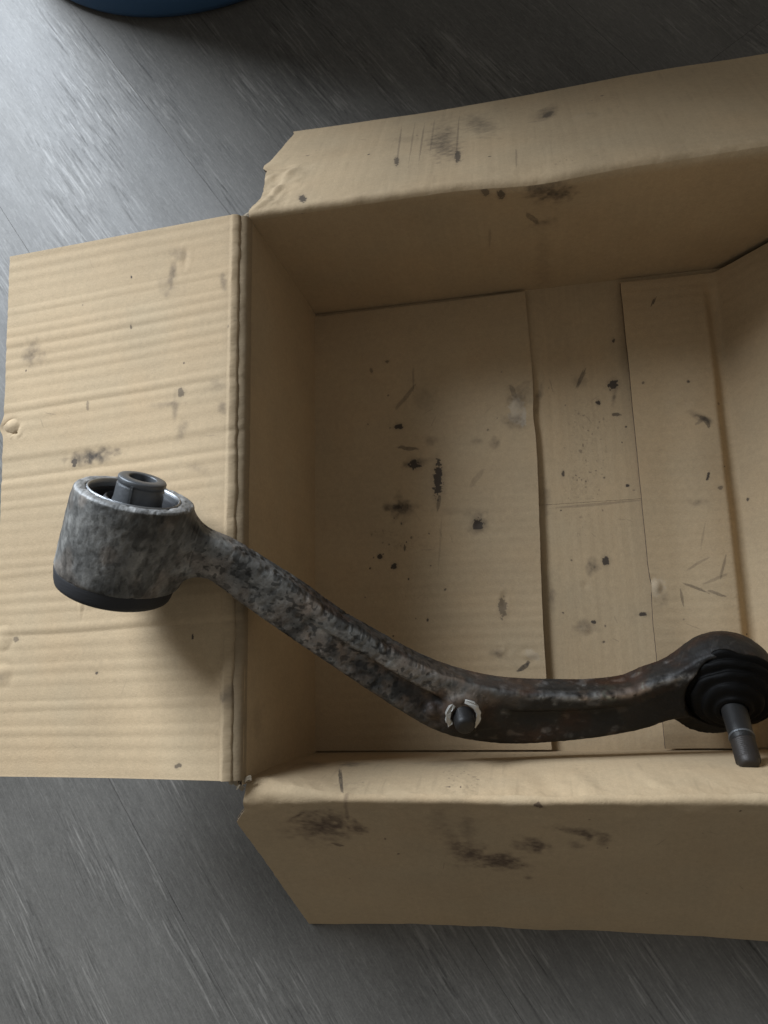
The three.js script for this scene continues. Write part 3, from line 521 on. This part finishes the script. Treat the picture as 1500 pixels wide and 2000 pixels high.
  // crust, pits and scuffs finer than the mesh
  const SW = 1568, SH = 704;
  const speckle = texture(SW, SH, true, (px, py) => {
    const x = px / SW * 0.49 - 0.045, w = py / SH * 0.22 - 0.13, eye = step(0.05, 0.035, x), right = step(0.19, 0.26, x + 0.05 * (fbm(x * 40, w * 40, 2.5, 2) - 0.5));
    const cx = eye > 0.5 ? x * 1.15 : x * 0.8, cw = eye > 0.5 ? w * 0.55 : w;
    const n = fbm(cx * 300, cw * 300, 3.5, 4), blot = fbm(cx * 135, cw * 165, 5.5, 4), f = noise(x * 1500, w * 1500, 8.5);
    const pits = step(0.615, 0.65, fbm(cx * 390, cw * 390, 6.5, 2)), grime = step(0.53, 0.6, blot), flake = step(0.03, 0.0, Math.abs(blot - 0.5)) * (n - 0.3);
    let k = 0.6 * (1 + 1.2 * (n - 0.5) + 0.45 * (f - 0.5) + 0.35 * flake) * (1 - mix(0.6, 0.35, eye) * pits) * (1 - mix(0.45, 0.34, eye) * grime);
    const kr = 0.6 * (1 + 0.7 * (fbm(x * 90, w * 260, 15.5, 3) - 0.5) + 0.3 * (f - 0.5)) * (1 + 0.9 * step(0.62, 0.68, fbm(x * 190, w * 420, 17.5, 3)));
    k = clamp(mix(k, kr, right), 0.05, 1);
    const rust = step(0.5, 0.64, fbm(x * 70, w * 90, 25.5, 3)) * mix(0.35 * step(0.07, 0.12, x), 0.8, right);
    return [clamp(k * (1.02 + 0.22 * rust)), k * (0.985 - 0.05 * rust), k * (0.93 - 0.22 * rust)];
  });
  const pores = scale.clone(); pores.repeat.set(6, 2.7);
  const metal = new THREE.MeshPhysicalMaterial({ specularIntensity: 0.7, vertexColors: true, map: speckle, roughness: 0.58, metalness: 0.15, bumpMap: pores, bumpScale: 0.00025 });
  metal.name = 'corroded_metal';
  add('arm_body', g, metal, arm);

  // --- bushing
  const mat = (name, r, gg, b, roughness, metalness = 0) => { const m = new THREE.MeshPhysicalMaterial({ specularIntensity: r < 0.005 ? 0.18 : 0.8, color: new THREE.Color().setRGB(r, gg, b), roughness, metalness, bumpMap: scale, bumpScale: 0.00015 }); m.name = name; return m; };
  const rubber = mat('rubber', 0.022, 0.022, 0.024, 0.6), steel = mat('dull_steel', 0.13, 0.135, 0.14, 0.42, 0.6), bright = mat('worn_steel', 0.34, 0.35, 0.36, 0.36, 0.7), black = mat('greasy_rubber', 0.0026, 0.0024, 0.0022, 0.6), iron = mat('dark_iron', 0.024, 0.023, 0.022, 0.45, 0.4);
  const bush = add('bushing', lathe([[0.0001, 0.004], [0.0155, 0.004], [0.0155, 0.0245], [0.0164, 0.0238], [0.0186, 0.0205], [0.0206, 0.0178], [0.0218, 0.0125], [0.0226, 0.0085], [0.0238, 0.009], [0.0247, 0.0145], [0.0252, 0.0215], [0.0262, 0.0248], [0.0276, 0.0252]], 56), rubber, arm);
  add('outer_sleeve', lathe([[0.0262, 0.005], [0.0258, 0.026], [0.0264, 0.0282], [0.0272, 0.0286], [0.0277, 0.0275], [0.0277, 0.005]], 64), bright, bush);
  const sleeve = add('inner_sleeve', lathe([[0.0073, 0.012], [0.0078, 0.0378], [0.0086, 0.0386], [0.0118, 0.0386], [0.0138, 0.038], [0.0143, 0.0372], [0.0143, 0.0352], [0.0137, 0.0346], [0.0137, 0.0335], [0.0142, 0.0328], [0.0143, 0.024], [0.0152, 0.0205], [0.0168, 0.0175]], 48), steel, bush);
  sleeve.position.set(0.0022, 0, 0); sleeve.rotation.z = -0.02;
  const key = add('locating_rib', new THREE.BoxGeometry(0.0016, 0.016, 0.0014), steel, bush);
  key.position.set(0.0004, 0.0275, 0.0141); key.rotation.y = -0.1;
  add('hole_bottom', lathe([[0.0001, 0.013], [0.0074, 0.013]], 24), black, bush);
  const ring = add('rubber_ring', lathe([[0.0001, -0.022], [0.0352, -0.022], [0.0362, -0.0252], [0.0352, -0.0315], [0.0344, -0.034], [0.0326, -0.0352], [0.0001, -0.0352]], 64), rubber, arm);
  ring.position.x = -0.0008;

  // --- broken bracket on the boss
  const shape = new THREE.Shape(), a0 = -0.62, a1 = Math.PI + 0.75;
  shape.absarc(0, 0, 0.0112, a0, a1, false); shape.absarc(0, 0, 0.0086, a1, a0, true);
  const clipG = new THREE.ExtrudeGeometry(shape, { depth: 0.0035, bevelEnabled: true, bevelSize: 0.0004, bevelThickness: 0.0004, bevelSegments: 2, curveSegments: 24 });
  { const p = clipG.attributes.position; for (let i = 0; i < p.count; i++) { const q = noise(p.getX(i) * 420, p.getY(i) * 420, 4.5) - 0.5; const ang = Math.atan2(p.getY(i), p.getX(i)), low = Math.exp(-(((ang - 2.0) / 0.45) ** 2)); p.setXYZ(i, p.getX(i) * (1 + 0.2 * q - 0.1 * low), p.getY(i) * (1 + 0.2 * q - 0.1 * low), p.getZ(i) * (1 - 0.7 * low) + 0.0018 * q - 0.0022 * low); } clipG.computeVertexNormals(); }
  const clip = add('broken_bracket_ring', clipG, mat('pale_metal', 0.44, 0.425, 0.39, 0.5, 0.35), arm);
  clip.position.set(0.232, -0.0595, 0.0142); clip.rotation.z = 0.1;
  const pin = add('bracket_pin', lathe([[0.0001, 0.0128], [0.004, 0.0127], [0.0059, 0.0118], [0.0067, 0.0098], [0.0069, 0.004], [0.0076, 0.0]], 32), iron, arm);
  pin.position.set(0.2325, -0.06, 0.0135); pin.quaternion.setFromUnitVectors(new THREE.Vector3(0, 1, 0), new THREE.Vector3(0.04, -0.22, 1).normalize());

  // --- ball joint: boot and stud along S
  const joint = new THREE.Quaternion().setFromUnitVectors(new THREE.Vector3(0, 1, 0), S);
  const folds = [[0.0268, 0.005], [0.0292, 0.0095], [0.0288, 0.0125], [0.0262, 0.0145], [0.0268, 0.0165], [0.0258, 0.019], [0.0228, 0.0205], [0.0222, 0.0222], [0.0226, 0.024], [0.0208, 0.0264], [0.0172, 0.0275], [0.0166, 0.0295], [0.0148, 0.0315], [0.0112, 0.0325], [0.0098, 0.0345], [0.0078, 0.035]];
  for (const f of folds) f[1] = 0.005 + (f[1] - 0.005) * 0.78;
  const bootCurve = new THREE.SplineCurve(folds.map(([r, y]) => new THREE.Vector2(r, y)));
  const bootG = new THREE.LatheGeometry(bootCurve.getPoints(70), 72);
  { const p = bootG.attributes.position; for (let i = 0; i < p.count; i++) { const x = p.getX(i), y = p.getY(i), z = p.getZ(i), r = Math.hypot(x, z), k = 1 + 0.16 * (fbm(x * 90 + 5, y * 120, z * 90 + 2.5, 3) - 0.5); p.setXYZ(i, x * k, y + 0.004 * (fbm(x * 70, 3.5, z * 70 + 1.5, 2) - 0.5) + 0.1 * x * step(0.01, 0.03, r), z * k); } bootG.computeVertexNormals(); }
  const boot = add('dust_boot', bootG, black, arm);
  boot.scale.set(1.1, 1.04, 1.1); boot.position.copy(BALL); boot.quaternion.copy(joint);
  const stud = add('ball_stud', lathe([[0.0092, 0.02], [0.009, 0.037], [0.0086, 0.05], [0.0083, 0.0545], [0.0078, 0.0552], [0.0078, 0.0562], [0.0087, 0.057], [0.0087, 0.0582], [0.0074, 0.0594], [0.0072, 0.061]], 40), iron, arm);
  stud.scale.set(0.87, 1, 0.87); stud.position.copy(BALL).addScaledVector(S, -0.004); stud.quaternion.copy(joint);
  const th = [[0.0072, 0.0595]];
  for (let y = 0.061; y < 0.0745; y += 0.00145) th.push([0.0078, y], [0.0084, y + 0.0005], [0.0078, y + 0.001]);
  th.push([0.0076, 0.0752], [0.0068, 0.0768], [0.0062, 0.0785], [0.0045, 0.0796], [0.0001, 0.0798]);
  add('threaded_end', lathe(th, 40), mat('rusty_iron', 0.035, 0.029, 0.025, 0.5, 0.3), stud);
  add('collar', lathe([[0.0079, 0.0549], [0.0088, 0.0556], [0.009, 0.0563], [0.0088, 0.057], [0.0079, 0.0575]], 40), steel, stud);
}

// ---------------------------------------------------------------- tall blue drum standing behind the box
{
  const drum = new THREE.Group();
  drum.name = 'plastic_drum';
  drum.position.set(-0.12, 0, -0.612);
  drum.userData = { label: 'dark blue round plastic drum on the floor, cut off by the top edge', category: 'drum' };
  scene.add(drum);
  const blue = new THREE.MeshStandardMaterial({ color: new THREE.Color().setRGB(0.03, 0.085, 0.175), roughness: 0.8, bumpMap: fibre, bumpScale: 0.0002 });
  blue.name = 'blue_plastic';
  add('drum_body', lathe([[0.0001, 0.0], [0.248, 0.0], [0.258, 0.003], [0.2625, 0.012], [0.264, 0.03], [0.276, 0.2], [0.281, 0.23], [0.282, 0.25], [0.28, 0.28], [0.29, 0.46], [0.295, 0.49], [0.296, 0.51], [0.294, 0.54], [0.306, 0.74], [0.3, 0.762], [0.0001, 0.765]], 96), blue, drum);
  const lip = add('rim', new THREE.TorusGeometry(0.302, 0.009, 12, 96), blue, drum);
  lip.rotation.x = Math.PI / 2; lip.position.y = 0.762;
}
for (const o of scene.children) if (o.isLight) o.castShadow = true;
renderer.render(scene, camera);
